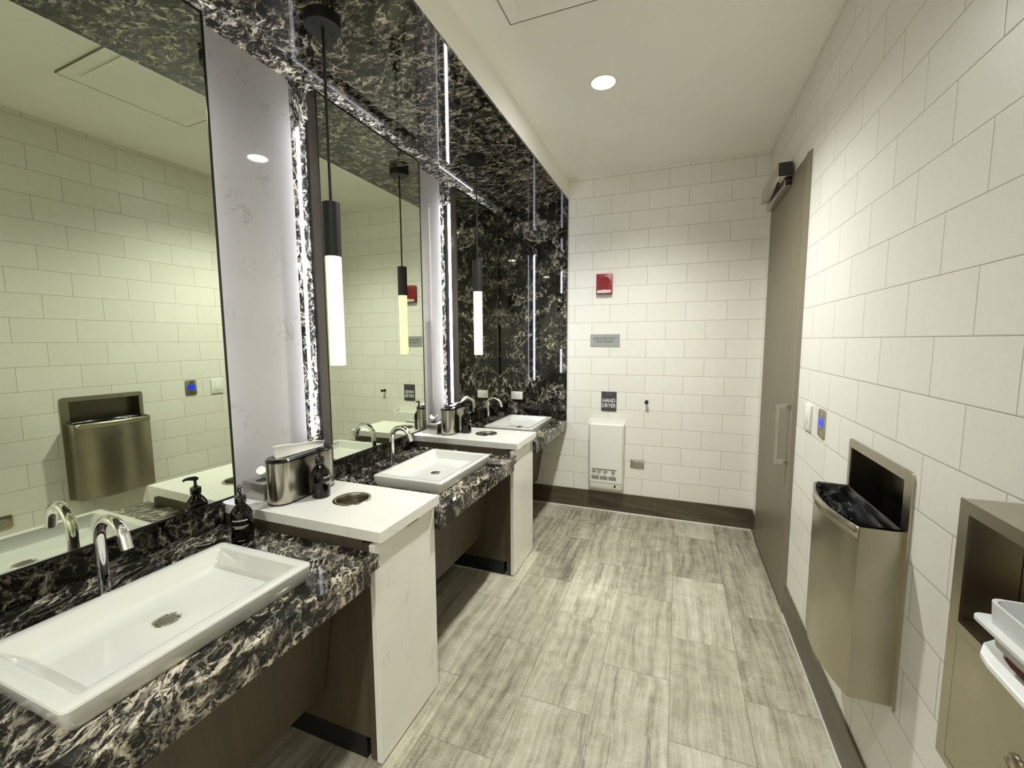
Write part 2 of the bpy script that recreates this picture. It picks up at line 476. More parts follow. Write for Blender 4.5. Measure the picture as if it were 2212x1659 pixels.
# ------------------------------------------------------------------ ceiling fittings
def downlight(x, y, label, power=425):
    t = thing('downlight', label, 'ceiling light', (x, y, ZC), 'recessed round downlights')
    obj('trim_ring', B().lathe([(0.040, 0.0), (0.0445, -0.0006), (0.0455, -0.0022), (0.0415, -0.0026), (0.0408, 0.0)], (x, y, ZC), 48, close=False), 'white_pl', t, True)
    obj('lens', B().lathe([(0.0408, -0.0008), (0.0408, -0.0012)], (x, y, ZC), 48), 'downlens', t)
    L = bpy.data.lights.new('downlight_lamp', 'SPOT'); L.shadow_soft_size = 0.036 * S; L.spot_size = math.radians(142); L.spot_blend = 1.0
    L.energy = power; L.color = (0.985, 1.0, 0.955)
    o = bpy.data.objects.new('lamp', L); COL.objects.link(o); o.parent = t
    o.location = (0, 0, -0.0022 * S)
    return t
downlight(-0.276, 1.632, 'lit recessed round downlight in the white ceiling ahead')
downlight(-0.276, 0.262, 'lit recessed round downlight in the ceiling above the nearest sink', 84)
downlight(-0.276, -1.108, 'unseen round downlight added in the ceiling at the rear of the room as fill', 600)  # added out of view and made strong to raise the ambient light
tag(obj('sprinkler_cover', B().lathe([(0.0, -0.0038), (0.024, -0.0038), (0.0268, -0.003), (0.0272, -0.0008), (0.020, 0.0)], (-0.277, 2.007, ZC), 40), 'ceil', None, True),
    'small round white sprinkler cover plate on the ceiling past the downlight', 'sprinkler cover')
# square ceiling diffuser with a hanging plaque
t = thing('air_diffuser', 'square white air diffuser set into the ceiling at the top edge', 'vent', (-0.278, 1.04, ZC))
fr = B()
X0, X1, Y0d, Y1d = -0.480, -0.078, 0.840, 1.246
for (a0, a1, b0, b1) in ((X0, X1, Y1d - 0.0025, Y1d), (X0, X1, Y0d, Y0d + 0.0025), (X0, X0 + 0.0025, Y0d, Y1d), (X1 - 0.0025, X1, Y0d, Y1d)):
    fr.box(a0, a1, b0, b1, ZC - 0.006, ZC)
obj('frame', fr, 'gasket', t)
pan = B()
zi = ZC - 0.0055; zo = ZC - 0.0008
A = [(X0 + .0025, Y0d + .0025), (X1 - .0025, Y0d + .0025), (X1 - .0025, Y1d - .0025), (X0 + .0025, Y1d - .0025)]
I = [(X0 + .040, Y0d + .040), (X1 - .040, Y0d + .040), (X1 - .040, Y1d - .040), (X0 + .040, Y1d - .040)]
for i in range(4):
    j = (i + 1) % 4
    pan.quad((*A[i], zi), (*A[j], zi), (*I[j], zo), (*I[i], zo))
obj('pan', pan, 'ceil', t)
obj('plaque', B().box(X0 + .048, X1 - .048, Y0d + .048, Y1d - .048, ZC - 0.0075, ZC - 0.0035, 0.001, 1), 'ceil', t)

# ------------------------------------------------------------------ mirrors with back-lit boxes
def mirror(y0, y1, label, rot=0.0):
    z0, z1 = 0.610, 1.750
    xf, xb = -1.035, -1.067
    t = thing('mirror', label, 'mirror', (xf, y1, z0), 'back-lit wall mirrors', (0, 0, rot))
    fw = 0.0048
    f = B()
    f.box(xb, xf, y0, y0 + fw, z0, z1); f.box(xb, xf, y1 - fw, y1, z0, z1)
    obj('side_rail', f, 'mirror_side', t)
    f = B(); f.box(xb, xf, y0 + fw, y1 - fw, z0, z0 + fw); f.box(xb, xf, y0 + fw, y1 - fw, z1 - fw, z1)
    f.box(xf, xf + 0.0006, y0, y0 + fw, z0, z1); f.box(xf, xf + 0.0006, y1 - fw, y1, z0, z1)
    f.box(xf, xf + 0.0006, y0 + fw, y1 - fw, z0, z0 + fw); f.box(xf, xf + 0.0006, y0 + fw, y1 - fw, z1 - fw, z1)
    obj('frame', f, 'black_metal', t)
    obj('backing', B().box(xb + 0.0005, xb + 0.003, y0 + fw, y1 - fw, z0 + fw, z1 - fw), 'black_metal', t)
    obj('mirror_glass', B().box(xb + 0.004, xf - 0.0008, y0 + fw, y1 - fw, z0 + fw, z1 - fw), 'mirror', t)
    r, rt = 0.055, 0.062
    obj('back_box', B().box(XW + 0.001, xb, y0 + r, y1 - r, z0 + 0.02, z1 - rt), 'black_metal', t)
    lx0, lx1 = -1.1110, -1.0990
    for n, (a0, a1, c0, c1) in enumerate(((y0 + r - 0.004, y0 + r, z0 + 0.065, z1 - rt - 0.002), (y1 - r, y1 - r + 0.004, z0 + 0.065, z1 - rt - 0.002), (y0 + r, y1 - r, z1 - rt, z1 - rt + 0.003))):
        o = obj('led_strip', B().box(lx0 if n < 2 else -1.1060, lx1 if n < 2 else -1.0960, a0, a1, c0, c1), 'led', t)
    return t
mirror(0.176, 0.733, 'tall black-framed mirror above the nearest sink', math.radians(-1.35))
mirror(1.058, 1.615, 'tall black-framed back-lit mirror above the middle sink')
mirror(1.932, 2.450, 'tall black-framed back-lit mirror above the farthest sink')

# ------------------------------------------------------------------ stone counters
def vanity(yl, yr, end, label, label2):
    t = thing('vanity_counter', label, 'counter', (XF, yl, 0), 'dark stone wash counters')
    obj('countertop', B().box(XW + 0.0005, XF, yl, yr, 0.4985, ZCT, 0.0012, 2), 'marble_top', t)
    ye = yr - (0.030 if end else 0.002)
    obj('front_apron', B().box(XF - 0.022, XF - 0.0003, yl + 0.001, ye, 0.4745, 0.4985), 'marble_top', t)
    tag(obj('backsplash', B().box(XW + 0.0005, -1.102, yl + 0.001, yr - 0.001, ZCT + 0.0002, 0.600), 'marble_top'), label2, 'backsplash', 'dark stone backsplashes')
    a = B(); a.prism([(-0.735, 0.4983), (-0.727, 0.4983), (-0.786, 0.142), (-0.794, 0.142)], 'y', yl + 0.003, yr - 0.003)
    obj('access_panel', a, 'brown', t)
    return t
vanity(0.128, 0.7435, True, 'dark marbled counter with the nearest sink on it', 'dark stone backsplash strip under the nearest mirror')
vanity(1.0015, 1.6185, True, 'dark marbled counter with the middle sink, between the two white cabinets', 'dark stone backsplash strip under the middle mirror')
v3 = vanity(1.8765, YB - 0.0105, False, 'dark marbled counter with the farthest sink, ending at the tiled back wall', 'dark stone backsplash strip under the farthest mirror')
obj('bracket', B().box(-0.632, -0.610, 2.36, 2.42, 0.4645, 0.4745), 'maroon', v3)

# ------------------------------------------------------------------ white cabinets
def cabinet(y0, label):
    y1 = y0 + 0.255
    t = thing('vanity_cabinet', label, 'cabinet', (-0.62, y0, 0), 'white front cabinets between the sinks')
    obj('carcass', B().box(-1.12, -0.655, y0 + 0.0015, y1 - 0.0015, 0.060, 0.551).box(-0.6540, -0.6365, y0 + 0.0012, y1 - 0.0012, 0.008, 0.545), 'brown', t)
    obj('edge_gasket', B().box(-0.6550, -0.6540, y0 + 0.004, y1 - 0.004, 0.03, 0.548), 'dark', t)
    obj('kick_base', B().box(-1.11, -0.668, y0 + 0.003, y1 - 0.003, 0.0, 0.060), 'kick', t)
    d = obj('door_front', B().box(-0.6362, -0.6215, y0, y1, 0.0045, 0.5435, 0.0008, 1), 'quartz', t)
    obj('door_pull', B().box(-0.6225, -0.6135, y0 + 0.122, y0 + 0.166, 0.5395, 0.5445, 0.0006, 1), 'steel_box', d)
    c = (-0.811, y0 + 0.148, ZWT)
    # the white top is cut round the waste hole
    b = B(); bm = b.bm; R = 0.0445; n = 48
    X0, X1, A0, A1 = XW + 0.0085, -0.6055, y0 + 0.003, y1 + 0.0013
    for z, flip in ((ZWT, False), (ZWT - 0.0245, True)):
        ring, out = [], []
        for i in range(n):
            a = 2 * PI * i / n; dx, dy = math.cos(a), math.sin(a)
            ring.append(bm.verts.new((c[0] + R * dx, c[1] + R * dy, z)))
            k = 1e9
            if dx > 1e-9: k = min(k, (X1 - c[0]) / dx)
            if dx < -1e-9: k = min(k, (X0 - c[0]) / dx)
            if dy > 1e-9: k = min(k, (A1 - c[1]) / dy)
            if dy < -1e-9: k = min(k, (A0 - c[1]) / dy)
            out.append([c[0] + k * dx, c[1] + k * dy])
        for cx, cy in ((X0, A0), (X0, A1), (X1, A0), (X1, A1)):       # snap the nearest ray to each corner
            i = min(range(n), key=lambda q: (out[q][0] - cx) ** 2 + (out[q][1] - cy) ** 2); out[i] = [cx, cy]
        ov = [bm.verts.new((p[0], p[1], z)) for p in out]
        for i in range(n):
            j = (i + 1) % n
            f = (ring[i], ov[i], ov[j], ring[j]) if not flip else (ring[j], ov[j], ov[i], ring[i])
            bm.faces.new(f)
        if not flip: top = (ring, ov)
        else: bot = (ring, ov)
    for i in range(n):
        j = (i + 1) % n
        bm.faces.new((top[1][i], bot[1][i], bot[1][j], top[1][j])); bm.faces.new((top[0][j], bot[0][j], bot[0][i], top[0][i]))
    obj('cabinet_top', b, 'quartz', t)
    ch = B().lathe([(0.0445, -0.12), (0.0400, -0.055), (0.0400, -0.003), (0.0412, 0.0012), (0.0450, 0.0026), (0.0492, 0.0018), (0.0502, 0.0002)], c, 56, close=False)
    w = obj('waste_chute', ch, 'steel_v', t, True, 50)
    return t
C1 = cabinet(0.745, 'white stone-topped cabinet nearest the camera with steel tissue dispenser on it')
C2 = dup(C1, (0, PITCH, 0), 'white stone-topped cabinet between the middle sink and the farthest sink')

# ------------------------------------------------------------------ sinks and faucets
def sink(yc, label):
    t = thing('sink', label, 'sink', (-0.793, yc, ZCT), 'white rectangular vessel sinks')
    hx, hy = 0.1295, 0.187; zt = 0.5655
    L = [  # (half x, half y, z, corner radius, x shift)
        (hx - 0.010, hy - 0.010, ZCT, 0.008), (hx - 0.003, hy - 0.003, ZCT + 0.012, 0.010), (hx, hy, zt - 0.004, 0.011), (hx - 0.0012, hy - 0.0012, zt - 0.0012, 0.010), (hx - 0.004, hy - 0.004, zt, 0.009),
        (hx - 0.0215, hy - 0.0215, zt, 0.007), (hx - 0.0235, hy - 0.0235, zt - 0.0012, 0.007), (hx - 0.0245, hy - 0.0245, zt - 0.004, 0.007),
        (hx - 0.034, hy - 0.036, zt - 0.027, 0.010), (hx - 0.037, hy - 0.040, zt - 0.0295, 0.010), (hx - 0.043, hy - 0.048, zt - 0.031, 0.009),
        (hx - 0.060, hy - 0.070, zt - 0.0314, 0.010), (0.034, 0.034, zt - 0.0327, 0.030), (0.0235, 0.0235, zt - 0.0331, 0.0230), (0.0205, 0.0205, zt - 0.0338, 0.0203), (0.0195, 0.0195, zt - 0.0350, 0.0193)]
    b = B(); rings = []
    for a, c, z, r in L:
        sh = -0.004 if a < hx - 0.04 else 0.0
        rings.append([b.bm.verts.new((-0.793 + p[0] + sh, yc + p[1], z)) for p in rrect(0, 0, a, c, r, 6)])
    for p, q in zip(rings, rings[1:]):
        n = len(p)
        for i in range(n): b.bm.faces.new((p[i], p[(i + 1) % n], q[(i + 1) % n], q[i]))
    b.bm.faces.new(rings[0][::-1]); b.bm.faces.new(rings[-1])
    bmesh.ops.recalc_face_normals(b.bm, faces=list(b.bm.faces))
    obj('basin', b, 'ceramic', t, True, 30)
    zc = zt - 0.0338; c = (-0.797, yc, zc)
    dr = obj('drain', B().lathe([(0.0155, 0.0), (0.0165, 0.0016), (0.0195, 0.0012), (0.0205, 0.0)], c, 36, close=False), 'chrome', t, True)
    obj('drain_hole', B().lathe([(0.0156, -0.0003), (0.0156, 0.0002)], c, 30), 'dark', dr)
    g = B()
    for k in range(-3, 4):
        o = k * 0.0042; h = math.sqrt(max(0.0155 ** 2 - o * o, 0))
        g.box(c[0] + o - 0.00045, c[0] + o + 0.00045, yc - h, yc + h, zc + 0.0003, zc + 0.0011)
        g.box(c[0] - h, c[0] + h, yc + o - 0.00045, yc + o + 0.00045, zc + 0.0003, zc + 0.0011)
    obj('grate', g, 'chrome', dr)
    return t
K1 = sink(0.427, 'white rectangular vessel sink nearest the camera')
dup(K1, (0, 0.870, 0), 'white rectangular vessel sink between the two white cabinets')
dup(K1, (0, 1.741, 0), 'white rectangular vessel sink farthest away, beside the dark stone end wall')

def faucet(y, label):
    x = -0.994
    t = thing('faucet', label, 'faucet', (x, y, ZCT), 'chrome gooseneck sensor faucets')
    R = 0.0405; zc = 0.640
    path = [(x, y, ZCT), (x, y, 0.56), (x, y, 0.60), (x, y, zc)]
    for i in range(1, 17):
        a = PI - i * (PI * 0.90) / 16
        path.append((x + R + R * math.cos(a), y, zc + R * math.sin(a)))
    e = path[-1]; path.append((e[0] + 0.006, y, e[2] - 0.020))
    sp_ = obj('spout', B().tube(path, 0.0093, 20), 'chrome', t, True, 60)
    obj('aerator', B().tube([(e[0] + 0.0055, y, e[2] - 0.0185), (e[0] + 0.0064, y, e[2] - 0.0215)], 0.0078, 20), 'dark', sp_)
    obj('base_ring', B().lathe([(0.0130, 0.0), (0.0130, 0.003), (0.0105, 0.0042), (0.0094, 0.0042)], (x, y, ZCT), 32), 'chrome', t, True)
    obj('sensor_eye', B().lathe([(0.0038, 0.0), (0.0034, 0.0006)], (x + 0.0092, y, 0.566), 18, 'x'), 'black_gloss', t, True)
    return t
F1 = faucet(0.437, 'chrome gooseneck faucet behind the nearest sink')
dup(F1, (0, 0.878, 0), 'chrome gooseneck faucet behind the middle sink')
dup(F1, (0, 1.752, 0), 'chrome gooseneck faucet behind the farthest sink')

# ------------------------------------------------------------------ soap bottles
def bottle(x, y, z, ang, label, dark=True):
    t = thing('soap_bottle', label, 'soap bottle', (x, y, z), 'dark amber pump bottles', (0, 0, ang))
    R = 0.0236
    prof = [(0.0205, 0.0), (0.0226, 0.0008), (R, 0.003), (R, 0.062), (0.0232, 0.068), (0.0212, 0.074), (0.0160, 0.0825), (0.0115, 0.0885), (0.0095, 0.0915), (0.0092, 0.094)]
    obj('bottle_body', B().lathe(prof, (x, y, z), 40), 'amber', t, True, 50)
    p = obj('pump', B().lathe([(0.0112, 0.0935), (0.0118, 0.0945), (0.0118, 0.1095), (0.0108, 0.111), (0.0058, 0.1116), (0.0054, 0.1135), (0.0034, 0.115), (0.0032, 0.1285)], (x, y, z), 30), 'black_gloss', t, True)
    nz = z + 0.1285
    obj('nozzle', B().tube([(x - 0.007, y, nz + 0.0032), (x, y, nz + 0.0042), (x + 0.012, y, nz + 0.0044), (x + 0.021, y, nz + 0.003), (x + 0.0255, y, nz - 0.0008)], [0.0035, 0.0056, 0.0044, 0.0034, 0.0026], 14).lathe([(0.0034, 0.0), (0.0046, 0.001), (0.0058, 0.004)], (x, y, nz - 0.001), 16), 'black_gloss', p, True, 60)
    # printed lines wrapped on the glass, facing local -y..+x
    holder = [B(), B(), B()]
    def band(w, z0, z1, a0, a1):
        n = max(2, int((a1 - a0) / 0.08))
        for i in range(n):
            p0 = a0 + (a1 - a0) * i / n; p1 = a0 + (a1 - a0) * (i + 1) / n; r = R + 0.00025
            holder[w].quad((x + r * math.cos(p0), y + r * math.sin(p0), z0), (x + r * math.cos(p1), y + r * math.sin(p1), z0), (x + r * math.cos(p1), y + r * math.sin(p1), z1), (x + r * math.cos(p0), y + r * math.sin(p0), z1))
    rnd = random.Random(3)
    for zz, h, a0, a1, wlo, whi, gap in ((0.0555, 0.0034, -0.80, 0.62, 0.05, 0.10, 0.028), (0.0430, 0.0013, -0.80, 0.70, 0.06, 0.16, 0.03), (0.0405, 0.0013, -0.55, 0.55, 0.06, 0.16, 0.03), (0.0380, 0.0013, -0.60, 0.30, 0.06, 0.16, 0.03), (0.0085, 0.0012, -0.35, 0.25, 0.06, 0.12, 0.03)):
        a = a0
        while a < a1:
            b_ = min(a + rnd.uniform(wlo, whi), a1); band(0 if zz > 0.05 else (1 if zz > 0.02 else 2), z + zz, z + zz + h, a, b_); a = b_ + gap
    for nm, hb_ in zip(('printed_title', 'printed_text', 'printed_footer'), holder): obj(nm, hb_, 'print', t)
    return t
bottle(-0.955, 0.684, ZCT, math.radians(-42), 'dark pump soap bottle on the dark counter beside the nearest sink')
bottle(-0.906, 0.880, ZWT, math.radians(20), 'brown pump soap bottle in front of the nearest steel tissue dispenser')
bottle(-0.908, 1.757, ZWT, math.radians(25), 'brown pump soap bottle in front of the farther steel tissue dispenser')

# ------------------------------------------------------------------ tissue dispensers and tissue boxes
def stadium(cx, y0, y1, r, n=16):
    pts = []
    for i in range(n + 1):
        a = PI * i / n; pts.append((cx + r * math.cos(a), y1 - r + r * math.sin(a)))
    for i in range(n + 1):
        a = PI + PI * i / n; pts.append((cx + r * math.cos(a), y0 + r + r * math.sin(a)))
    return pts
def dispenser(y0, label):
    cx = -0.973; y1 = y0 + 0.205; r = 0.034
    t = thing('tissue_dispenser', label, 'tissue dispenser', (cx, y0, ZWT), 'oval steel tissue dispensers')
    obj('shell', B().prism(stadium(cx, y0, y1, r, 20), 'z', ZWT + 0.004, ZWT + 0.112), 'steel_v', t, True, 30)
    obj('base_rim', B().prism(stadium(cx, y0 - 0.0008, y1 + 0.0008, r + 0.0008, 20), 'z', ZWT + 0.0002, ZWT + 0.0042), 'black_gloss', t, True, 30)
    b = B(); bm = b.bm
    lv = [(r + 0.001, y0 - 0.001, y1 + 0.001, 0.112), (r + 0.001, y0 - 0.001, y1 + 0.001, 0.116), (r - 0.004, y0 + 0.004, y1 - 0.004, 0.1215), (0.019, y0 + 0.019, y1 - 0.019, 0.1205), (0.0165, y0 + 0.0215, y1 - 0.0215, 0.113)]
    rings = []
    for rr, a, c, h in lv: rings.append([bm.verts.new((p[0], p[1], ZWT + h)) for p in stadium(cx, a, c, rr, 20)])
    for p, q in zip(rings, rings[1:]):
        n = len(p)
        for i in range(n): bm.faces.new((p[i], p[(i + 1) % n], q[(i + 1) % n], q[i]))
    bm.faces.new(rings[-1])
    bmesh.ops.recalc_face_normals(bm, faces=list(bm.faces))
    obj('top_rim', b, 'black_gloss', t, True, 40)
    return t
D1 = dispenser(0.778, 'oval steel tissue dispenser on the nearest white cabinet')
D2 = dup(D1, (0, 0.893, 0), 'oval steel tissue dispenser on the farther white cabinet')

def sheet(name, fn, nu, nv, label, cat, group, mat='paper'):
    b = B(); g = [[b.bm.verts.new(fn(i / nu, j / nv)) for j in range(nv + 1)] for i in range(nu + 1)]
    for i in range(nu):
        for j in range(nv): b.bm.faces.new((g[i][j], g[i + 1][j], g[i + 1][j + 1], g[i][j + 1]))
    o = obj(name, b, mat, None, True, 80)
    md = o.modifiers.new('thick', 'SOLIDIFY'); md.thickness = 0.0006
    return tag(o, label, cat, group)
def towel1(u, v):
    y = 0.800 + 0.165 * u
    z = ZWT + 0.116 + v * (0.040 - 0.022 * u) + 0.0015 * math.sin(u * 9) * v
    y += v * (-0.010 + 0.012 * u) if u < 0.5 else v * (-0.004 + 0.004 * u)
    x = -0.975 - 0.010 * v + 0.004 * math.sin(u * 7 + 0.6) * (0.3 + v) + 0.012 * v * v
    return (x, y, z)
sheet('paper_towel', towel1, 26, 8, 'white folded tissue standing up out of the nearest steel dispenser', 'tissue', 'tissues pulled from the oval dispensers')
def towel2(u, v):
    y = 1.692 + 0.17 * u + 0.01 * v
    z = ZWT + 0.1225 + (0.006 + 0.024 * u * u) * math.sin(v * PI * 0.55) + 0.003 * (1 + math.sin(u * 13 + v * 4)) * 0.7
    x = -0.986 + 0.034 * v + 0.004 * math.sin(u * 11)
    return (x, y, z)
sheet('paper_towel', towel2, 26, 8, 'white folded tissue lying along the top of the farther steel dispenser', 'tissue', 'tissues pulled from the oval dispensers')

def tbox(y0, label):
    t = thing('tissue_box', label, 'tissue box', (-1.058, y0, ZWT), 'square steel tissue boxes')
    b = B(); x0, x1, y1, z0, z1 = -1.099, -1.017, y0 + 0.085, ZWT, ZWT + 0.047
    obj('box_shell', B().box(x0, x1, y0, y1, z0, z1, 0.0014, 2), 'steel_box', t, True)
    obj('box_slot', B().prism(stadium(-1.058, y0 + 0.012, y0 + 0.073, 0.012, 12), 'z', z1, z1 + 0.0006), 'dark', t)
    return t
T1 = tbox(0.795, 'low square steel tissue box behind the nearest oval dispenser')
T2 = dup(T1, (0, 0.884, 0), 'low square steel tissue box behind the farther oval dispenser')
def puff(yc, label):
    def fn(u, v):
        a = u * 2 * PI; r = (0.004 + 0.018 * v ** 0.7) * (1 + 0.25 * math.sin(3 * a + 1))
        return (-1.058 + r * math.cos(a) * 0.7, yc + r * math.sin(a), ZWT + 0.0478 + 0.034 * v * (0.75 + 0.25 * math.sin(2 * a + 0.8)))
    sheet('tissue', fn, 28, 8, label, 'tissue', 'tissues puffing out of the square boxes')
puff(0.8375, 'white tissue puffing out of the square box behind the nearest dispenser')
puff(1.7215, 'white tissue puffing out of the square box behind the farther dispenser')

# ------------------------------------------------------------------ pendant lamps
def pendant(x, y, label):
    t = thing('pendant_lamp', label, 'pendant lamp', (x, y, ZS), 'slim black tube pendants')
    c = obj('canopy', B().lathe([(0.043, 0.0), (0.043, -0.026), (0.042, -0.027), (0.004, -0.0275)], (x, y, ZS), 48), 'black_metal', t, True)
    for s in (1, -1):
        obj('screw', B().lathe([(0.0026, -0.0282), (0.0026, -0.0270)], (x + s * 0.005, y + s * 0.024, ZS), 14), 'dark', c)
    obj('rod', B().lathe([(0.0042, -0.0275), (0.0036, -0.034), (0.0036, 1.352 - ZS)], (x, y, ZS), 16), 'black_metal', t, True)
    sk = B(); n = 48; prof = [(0.0, 1.3535), (1.0, 1.3525), (1.0, 1.2190), (0.0, 1.2190)]
    rings = []
    for k, h in prof:
        ring = []
        for i in range(n):
            r = (0.0212 + (0.0006 if i % 2 else 0.0)) * k + 0.002 * (1 - k)
            a = 2 * PI * i / n; ring.append(sk.bm.verts.new((x + r * math.cos(a), y + r * math.sin(a), h)))
        rings.append(ring)
    for p, q in zip(rings, rings[1:]):
        for i in range(n): sk.bm.faces.new((p[i], p[(i + 1) % n], q[(i + 1) % n], q[i]))
    sk.bm.faces.new(rings[0][::-1]); sk.bm.faces.new(rings[-1])
    bmesh.ops.recalc_face_normals(sk.bm, faces=list(sk.bm.faces))
    obj('socket', sk, 'black_metal', t, True, 60)
    obj('shade', B().lathe([(0.0195, 1.2185), (0.0195, 0.9395), (0.0188, 0.9385)], (x, y, 0), 40), 'shade', t, True)
    return t
P1 = pendant(-0.838, 0.893, 'black pendant tube with glowing shade in front of the middle mirror')
dup(P1, (0, 0.860, 0), 'black pendant tube with glowing shade in front of the farthest mirror')

# ------------------------------------------------------------------ back wall fittings
def rbox_x(b, xc, zc, hx, hz, y0, y1, r=0.004, bev=0.0):
    return b.prism(rrect(xc, zc, hx, hz, r, 5), 'y', y0, y1, bev)
t = thing('fire_alarm', 'red fire alarm with white strobe strip on the tiled back wall', 'fire alarm', (-0.3945, YB, 1.313))
obj('housing', rbox_x(B(), -0.3945, 1.313, 0.0435, 0.0560, YB - 0.024, YB, 0.004, 0.0015), 'red', t, True)
gb = B().lathe([(0.030, -0.0004), (0.0296, -0.0012)], (-0.3925, YB - 0.024, 1.324), 36, 'y')
obj('speaker_grille', gb, 'red_dark', t)
rb = B()
for k in range(1, 6):
    rb.lathe([(0.0049 * k - 0.0008, -0.0012), (0.0049 * k, -0.0020), (0.0049 * k + 0.0008, -0.0012)], (-0.3925, YB - 0.024, 1.324), 32, 'y', close=False)
obj('grille_ring', rb, 'red', t, True)
obj('strobe_lens', B().box(-0.433, -0.356, YB - 0.029, YB - 0.0235, 1.2625, 1.2795, 0.002, 2).box(-0.408, -0.382, YB - 0.034, YB - 0.028, 1.2615, 1.281, 0.002, 2), 'lens', t, True)
obj('sensor_dot', B().lathe([(0.003, 0.0), (0.003, -0.0008)], (-0.3995, YB - 0.0240, 1.2875), 14, 'y'), 'dark', t)

t = thing('wash_hands_sign', 'silver sign reading EMPLOYEES MUST WASH HANDS on the back wall', 'sign', (-0.388, YB, 1.0))
obj('plate', rbox_x(B(), -0.388, 1.0, 0.0825, 0.0345, YB - 0.0045, YB, 0.001), 'sign_grey', t)
text_mesh('lettering', 'EMPLOYEES MUST', 0.0178, 'txt_dark', t, (-0.391, YB - 0.0047, 1.004), (1, 0, 0), (0, 0, 1), sx=0.86, depth=0.0002)
text_mesh('lettering', 'WASH HANDS', 0.0178, 'txt_dark', t, (-0.391, YB - 0.0047, 0.9865), (1, 0, 0), (0, 0, 1), sx=0.86, depth=0.0002)

t = thing('hand_dryer_sign', 'charcoal sign reading HAND DRYER above the white dryer', 'sign', (-0.360, YB, 0.651))
obj('plate', rbox_x(B(), -0.360, 0.651, 0.0428, 0.0560, YB - 0.0045, YB, 0.0025), 'sign_dark', t)
text_mesh('lettering', 'HAND', 0.0310, 'txt_white', t, (-0.360, YB - 0.0047, 0.6460), (1, 0, 0), (0, 0, 1), sx=0.82, bold=0.012, depth=0.0002)
text_mesh('lettering', 'DRYER', 0.0310, 'txt_white', t, (-0.360, YB - 0.0047, 0.6175), (1, 0, 0), (0, 0, 1), sx=0.82, bold=0.012, depth=0.0002)
lg = B()
for k in range(7): lg.box(-0.376 + k * 0.005, -0.3725 + k * 0.005, YB - 0.0050, YB - 0.0044, 0.6925, 0.6945)
for k in range(4): lg.box(-0.378 + k * 0.005, -0.3745 + k * 0.005, YB - 0.0050, YB - 0.0044, 0.6985, 0.6998)
obj('small_print', lg, 'grey_print', t)

# hand dryer
t = thing('hand_dryer', 'white slim hand dryer low on the tiled back wall', 'hand dryer', (-0.364, YB, 0.34))
xa, xb_, yf = -0.4625, -0.2655, 2.4085
sh = B()
bmv = sh.bm
def dr_ring(z, hx, y0, r, zb=None):
    xs = (xa + xb_) / 2; out = []
    pts = [(xs - hx, YB), (xs - hx, y0 + r)]
    for i in range(1, 7):
        a = PI + (PI / 2) * i / 6; pts.append((xs - hx + r + r * math.cos(a), y0 + r + r * math.sin(a)))
    for i in range(1, 7):
        a = 1.5 * PI + (PI / 2) * i / 6; pts.append((xs + hx - r + r * math.cos(a), y0 + r + r * math.sin(a)))
    pts.append((xs + hx, YB))
    zb = z if zb is None else zb
    for p in pts:
        k = (p[1] - y0) / (YB - y0); out.append(bmv.verts.new((p[0], p[1], z + (zb - z) * k)))
    return out
hw = (xb_ - xa) / 2
R_ = [dr_ring(0.146, hw - 0.012, yf + 0.016, 0.010), dr_ring(0.150, hw - 0.005, yf + 0.008, 0.012), dr_ring(0.158, hw - 0.003, yf + 0.003, 0.014), dr_ring(0.190, hw - 0.003, yf + 0.002, 0.014), dr_ring(0.5245, hw, yf, 0.016, 0.5475), dr_ring(0.5255, hw - 0.005, yf + 0.005, 0.013, 0.5475)]
low = dr_ring(0.492, hw - 0.008, yf + 0.014, 0.010, 0.520)
R_.append(low)
for p, q in zip(R_, R_[1:]):
    for i in range(len(p) - 1): bmv.faces.new((p[i], p[i + 1], q[i + 1], q[i]))
bmv.faces.new(R_[0]); bmv.faces.new(R_[-1])
sh.box(xa + 0.008, xb_ - 0.008, YB - 0.004, YB, 0.49, 0.5475)
bmesh.ops.recalc_face_normals(bmv, faces=list(bmv.faces))
body = obj('shell', sh, 'white_pl', t, True, 40)
seam = B()
obj('band_seam', seam.box(xa + 0.002, xb_ - 0.0016, yf + 0.0006, yf + 0.004, 0.1895, 0.1908), 'grey_print', t)
lb = B(); yl_ = yf + 0.0008
def bar(x0, x1, z0, z1): lb.box(x0, x1, yl_ - 0.0006, yl_ + 0.001, z0, z1)
rnd = random.Random(5)
for (z0, n_) in ((0.2685, 1), (0.2645, 1)): bar(-0.442, -0.302, z0, z0 + 0.0026)
for cx_ in (-0.440, -0.409, -0.374, -0.330):
    for k in range(4):
        bar(cx_, cx_ + rnd.uniform(0.014, 0.026), 0.2585 - k * 0.0040, 0.2602 - k * 0.0040)
for cx_ in (-0.440, -0.412, -0.376, -0.330): bar(cx_, cx_ + 0.012, 0.2385, 0.2400); bar(cx_ + 0.006, cx_ + 0.016, 0.2350, 0.2362)
for z0 in (0.2265, 0.2235, 0.2205, 0.2155, 0.2125, 0.2095):
    for k in range(3): bar(-0.442 + k * 0.048, -0.400 + k * 0.048, z0, z0 + 0.0018)
obj('instruction_label', lb, 'grey_print', t)
obj('power_button', B().box(-0.3145, -0.3055, yf + 0.001, yf + 0.006, 0.166, 0.181, 0.0006, 1), 'dark', t)

# coat hook
tag(obj('coat_hook', B().lathe([(0.0095, 0.0), (0.0095, -0.006), (0.0085, -0.007), (0.0062, -0.007), (0.0062, -0.026), (0.0085, -0.027), (0.0092, -0.028), (0.0092, -0.035), (0.0080, -0.036)], (-0.153, YB, 0.6585), 24, 'y'), 'black_metal', None, True),
    'small black coat hook on the tiled back wall', 'hook')

